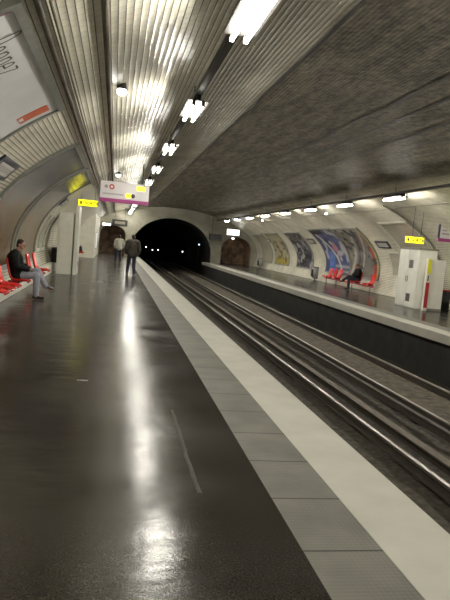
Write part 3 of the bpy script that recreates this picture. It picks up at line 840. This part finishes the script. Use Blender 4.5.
bm = bmesh.new(); tube(bm, [(0, 0, .7), (0, 0, .75)], .205, 16, .19); obj('rim', bm, 'dkred', t, True)

# paper scraps and the floor seam
def scrap(x, y, s, rz, label):
    bm = bmesh.new(); n = 6
    g = [[bm.verts.new(((i / n - .5) * s * 2.2, (j / 3 - .5) * s * .8, .006 + .012 * abs(noise.noise((i * .8, j * 1.3, x))))) for j in range(4)] for i in range(n + 1)]
    for i in range(n):
        for j in range(3): bm.faces.new((g[i][j], g[i + 1][j], g[i + 1][j + 1], g[i][j + 1]))
    bmesh.ops.solidify(bm, geom=bm.faces[:], thickness=.003)
    o = tag(obj('paper_scrap', bm, 'paper'), label, 'litter'); o.location = (x, y, 0); o.rotation_euler = (0, 0, rz)
scrap(-.25, 6.79, .055, .1, 'small white paper scrap alone on the dark platform floor')
scrap(-1.75, 22.2, .1, .5, 'white paper scrap on the floor before the left white cabinet')
bm = bmesh.new(); va = []; vb = []; n = 60
for i in range(n + 1):
    y = 3.8 + 1.95 * i / n; x = .665 + .012 * noise.noise((y * 3, 0, 1)); w = .004 + .006 * abs(noise.noise((y * 5, 2, 0)))
    z = .004 + .004 * abs(noise.noise((y * 9, 4, 0)))
    va.append([bm.verts.new((x - w - .01, y, 0)), bm.verts.new((x - w, y, z)), bm.verts.new((x + w, y, z)), bm.verts.new((x + w + .01, y, 0))])
for a, b in zip(va, va[1:]):
    for k in range(3): bm.faces.new((a[k], a[k + 1], b[k + 1], b[k]))
struct('floor_seam', bm, mat('seam', (.07, .063, .053), .6, spec=.3))

# ------------------------------------------------------------------ people
def remesh(name, bm, vox, smooth=4):
    me = mesh_of(bm, name); o = bpy.data.objects.new(name, me); COL.objects.link(o)
    md = o.modifiers.new('r', 'REMESH'); md.mode = 'VOXEL'; md.voxel_size = vox; md.use_smooth_shade = True
    sm = o.modifiers.new('s', 'SMOOTH'); sm.factor = .5; sm.iterations = smooth
    dg = bpy.context.evaluated_depsgraph_get(); out = bpy.data.meshes.new_from_object(o.evaluated_get(dg))
    bpy.data.objects.remove(o); out.name = name
    for p in out.polygons: p.use_smooth = True
    return out
def hand(bm, wrist, d, n, side):
    """palm, four bent fingers of unequal length and a thumb; d = along the hand, n = back of the hand"""
    w, d, n = Vector(wrist), Vector(d).normalized(), Vector(n).normalized(); n = (n - d * n.dot(d)).normalized()
    s = d.cross(n) * side                                   # thumb side
    for k in (-1, 0, 1): capsule(bm, w + d * .01 + s * k * .018, w + d * .085 + s * k * .028, .015, .013)
    for k, L in ((-1.5, .058), (-.5, .072), (.5, .078), (1.5, .070)):
        a = w + d * .085 + s * k * .0195; b = a + (d * .85 - n * .35).normalized() * L * .5; c = b + (d * .4 - n * .9).normalized() * L * .5
        capsule(bm, a, b, .0095, .009); capsule(bm, b, c, .009, .0078)
    a = w + d * .03 + s * .028; b = a + (d * .6 + s * .75).normalized() * .038; c = b + (d * .9 + s * .1 - n * .3).normalized() * .03
    capsule(bm, a, b, .012, .0105); capsule(bm, b, c, .0105, .009)

def person(label, loc, rz, J, C, vox=.011, hoodlen=.0):
    """J: joints in the figure's own frame (faces +Y, x to its right); C: materials"""
    V = {k: Vector(v) for k, v in J.items()}
    t = thing('person', label, 'person', loc, rz)
    hd = V['head']; look = V.get('look', Vector((0, 1, 0))).normalized(); rt = look.cross(Vector((0, 0, 1))).normalized(); upv = rt.cross(look)
    Hd = lambda x, y, z: hd + rt * x + look * y + upv * z
    bm = bmesh.new()
    def hb(x, y, z, r): 
        res = bmesh.ops.create_icosphere(bm, subdivisions=3, radius=1)
        for v in res['verts']: v.co = Hd(x + v.co.x * r[0], y + v.co.y * r[1], z + v.co.z * r[2])
    hb(0, -.01, .03, (.076, .095, .092)); hb(0, .015, -.045, (.058, .07, .075)); hb(0, .045, -.085, (.035, .035, .028))
    capsule(bm, Hd(0, .085, .0), Hd(0, .105, -.035), .010, .015)                  # nose
    for s in (-1, 1):
        hb(s * .078, -.01, -.01, (.012, .025, .034)); hb(s * .033, .075, .022, (.022, .014, .009)); hb(s * .04, .055, -.03, (.024, .02, .02))
    hb(0, .082, -.064, (.026, .012, .010))
    capsule(bm, V['neck'], hd + upv * -.06, .058, .052)
    pel, ch = V['pelvis'], V['chest']; wa = pel.lerp(ch, .45)
    capsule(bm, pel, wa, .125, .118); capsule(bm, wa, ch, .12, .135)
    capsule(bm, V['hipL'], V['hipR'], .095); capsule(bm, V['shL'].lerp(V['shR'], .1), V['shR'].lerp(V['shL'], .1), .07); capsule(bm, ch, V['neck'], .11, .06)
    for s, q in (('L', -1), ('R', 1)):
        capsule(bm, V['sh' + s], V['el' + s], .05, .04); capsule(bm, V['el' + s], V['wr' + s], .041, .028)
        hand(bm, V['wr' + s], V['hd' + s], V['hn' + s], 1 if s == 'L' else -1)
        capsule(bm, V['hip' + s], V['kn' + s], .085, .058); capsule(bm, V['kn' + s], V['an' + s], .056, .04)
        f = V['ft' + s].normalized()
        capsule(bm, V['an' + s], V['an' + s] + f * .14 - Vector((0, 0, .045)), .038, .03)
    obj('body', remesh('body', bm, min(vox, .009), 2), C['skin'], t)
    # hair
    bm = bmesh.new(); hb(0, -.022, .045, (.084, .096, .088)); hb(0, -.055, -.01, (.074, .055, .075))
    me = remesh('hair', bm, .012, 3); obj('hair', me, C['hair'], t)
    for s in (-1, 1):
        bm = bmesh.new(); p = Hd(s * .032, .086, .006); ball(bm, p, .009, 2); obj('eye', bm, 'eye', t, True)
    bm = bmesh.new(); capsule(bm, Hd(-.018, .095, -.064), Hd(.018, .095, -.064), .006); obj('lips', bm, 'lip', t, True)
    # jacket
    bm = bmesh.new(); e = C.get('ease', .028)
    capsule(bm, pel.lerp(ch, -.05), wa, .145 + e, .135 + e); capsule(bm, wa, ch, .135 + e, .15 + e)
    capsule(bm, V['hipL'].lerp(pel, .2), V['hipR'].lerp(pel, .2), .10 + e)
    capsule(bm, V['shL'].lerp(V['shR'], .08), V['shR'].lerp(V['shL'], .08), .075 + e); capsule(bm, ch, V['neck'] - Vector((0, 0, .03)), .12 + e, .065 + e * .5)
    for s in 'LR':
        capsule(bm, V['sh' + s], V['el' + s], .058 + e, .05 + e * .8); capsule(bm, V['el' + s], V['wr' + s].lerp(V['el' + s], .08), .05 + e * .8, .036 + e * .6)
    obj('jacket', remesh('jacket', bm, .014, 4), C['jacket'], t)
    bm = bmesh.new(); e2 = .02
    capsule(bm, V['hipL'], V['hipR'], .10 + e2)
    for s in 'LR':
        capsule(bm, V['hip' + s], V['kn' + s], .088 + e2, .062 + e2); capsule(bm, V['kn' + s], V['an' + s], .06 + e2, .05 + e2)
    obj('trousers', remesh('trousers', bm, .014, 4), C['trousers'], t)
    for s in 'LR':
        f = V['ft' + s].normalized(); a = V['an' + s]; bm = bmesh.new()
        g = Vector((0, 0, -.045)) if abs(f.z) < .3 else Vector((0, 0, 0))
        capsule(bm, a - f * .045 + g, a + f * .07 + g, .044, .046); capsule(bm, a + f * .07 + g, a + f * .17 + g - Vector((0, 0, .012)), .046, .034); capsule(bm, a, a + f * .03 + g, .052, .045)
        obj('shoe', remesh('shoe', bm, .012, 2), 'shoe', t)
    return t

# seated man, left bench (own frame faces +Y; rotated to face +X)
J = dict(pelvis=(0, 0, .545), chest=(0, -.09, .92), neck=(0, -.06, 1.10), head=(0, .035, 1.25), look=(.30, 1, -.22),
         shL=(-.19, -.09, 1.03), shR=(.19, -.08, 1.01), elL=(-.25, .0, .78), elR=(.26, .0, .76), wrL=(-.10, .24, .70), wrR=(.12, .25, .69),
         hdL=(.5, .8, -.15), hdR=(-.5, .8, -.15), hnL=(0, .2, 1), hnR=(0, .2, 1),
         hipL=(-.10, .02, .535), hipR=(.10, .02, .535), knL=(-.03, .44, .665), knR=(.10, .43, .565),
         anL=(.02, .64, .33), anR=(.12, .45, .10), ftL=(-.15, 1, -.4), ftR=(.1, 1, 0))
person('man in black jacket and pale jeans sitting on the left bench', (SXL + .10, MANY, 0), -PI / 2, J,
       dict(skin='skin', hair='hair', jacket='jacket_black', trousers='denim_pale', ease=.046), .009)
# walking man
def walk(h=1.76, stride=.16, ph=1):
    k = h / 1.76
    J = dict(pelvis=(0, 0, .96), chest=(0, .02, 1.30), neck=(0, .03, 1.49), head=(0, .06, 1.635), look=(0, 1, -.12),
             shL=(-.2, .01, 1.42), shR=(.2, .01, 1.42), elL=(-.27, -.03, 1.15), elR=(.27, .0, 1.15), wrL=(-.26, .12, .93), wrR=(.26, .12, .93),
             hdL=(.1, .3, -1), hdR=(-.1, .3, -1), hnL=(-1, 0, 0), hnR=(1, 0, 0),
             hipL=(-.095, 0, .93), hipR=(.095, 0, .93), knL=(-.14, .10 * ph, .51), knR=(.10, -.02 * ph, .50),
             anL=(-.17, stride * ph, .10), anR=(.12, -stride * ph, .10), ftL=(-.1, 1, 0), ftR=(.1, 1, 0))
    return {a: ((b[0] * k, b[1] * k, b[2] * k) if a not in ('look', 'hdL', 'hdR', 'hnL', 'hnR', 'ftL', 'ftR') else b) for a, b in J.items()}
person('standing man in grey jacket and dark blue trousers, back turned, near the platform edge', (.78, 26.8, 0), 0, walk(1.78),
       dict(skin='skin', hair='hair', jacket='jacket_grey', trousers='denim_dark', ease=.065), .012)
person('person in pale top and dark trousers walking away towards the left passage', (.26, 38, 0), 0, walk(1.74, .1, -1),
       dict(skin='skin', hair='hair', jacket='jacket_pale', trousers='denim_dark', ease=.04), .012)
J = dict(pelvis=(0, 0, .54), chest=(0, -.05, .92), neck=(0, -.02, 1.08), head=(.02, .05, 1.215), look=(.1, 1, -.35),
         shL=(-.19, -.03, 1.02), shR=(.19, -.03, 1.02), elL=(-.26, .06, .78), elR=(.26, .06, .78), wrL=(-.08, .26, .72), wrR=(.08, .28, .70),
         hdL=(.7, .6, -.1), hdR=(-.7, .6, -.1), hnL=(0, .2, 1), hnR=(0, .2, 1),
         hipL=(-.10, .02, .535), hipR=(.10, .02, .535), knL=(-.10, .48, .55), knR=(-.02, .46, .66),
         anL=(-.1, .46, .10), anR=(-.12, .80, .46), ftL=(0, 1, 0), ftR=(-.1, 1, -.1))
person('dark clothed person with crossed legs sitting on the far platform bench', (SXR - .10, 29.1, 0), PI / 2, J,
       dict(skin='skin', hair='tanhair', jacket='jacket_black', trousers='denim_dark', ease=.035), .012)

# ------------------------------------------------------------------ camera, world, view
R = [[0.97990009, 0.07137781, 0.18628208], [-0.08927771, 0.99197452, 0.08953231], [-0.17839646, -0.10436356, 0.97840838]]
cam = bpy.data.cameras.new('camera'); co = bpy.data.objects.new('camera', cam); COL.objects.link(co)
right = Vector((R[0][0], R[2][0], -R[1][0])); down = Vector((R[0][1], R[2][1], -R[1][1])); fwd = Vector((R[0][2], R[2][2], -R[1][2]))
m4 = Matrix.Identity(4)
for i in range(3): m4[i][0], m4[i][1], m4[i][2] = right[i], -down[i], -fwd[i]
m4.translation = (0, 0, 1.65); co.matrix_world = m4
cam.sensor_fit = 'VERTICAL'; cam.sensor_height = 36; cam.lens = 36.0; cam.clip_end = 300
sc.camera = co
w = bpy.data.worlds.new('world'); sc.world = w; w.use_nodes = True
w.node_tree.nodes['Background'].inputs[0].default_value = (0, 0, 0, 1)
sc.view_settings.view_transform = 'Standard'; sc.view_settings.look = 'None'
sc.view_settings.exposure = 0; sc.view_settings.gamma = 1
sc.cycles.use_light_tree = True; sc.cycles.max_bounces = 8; sc.cycles.diffuse_bounces = 5
sc.cycles.sample_clamp_indirect = 6
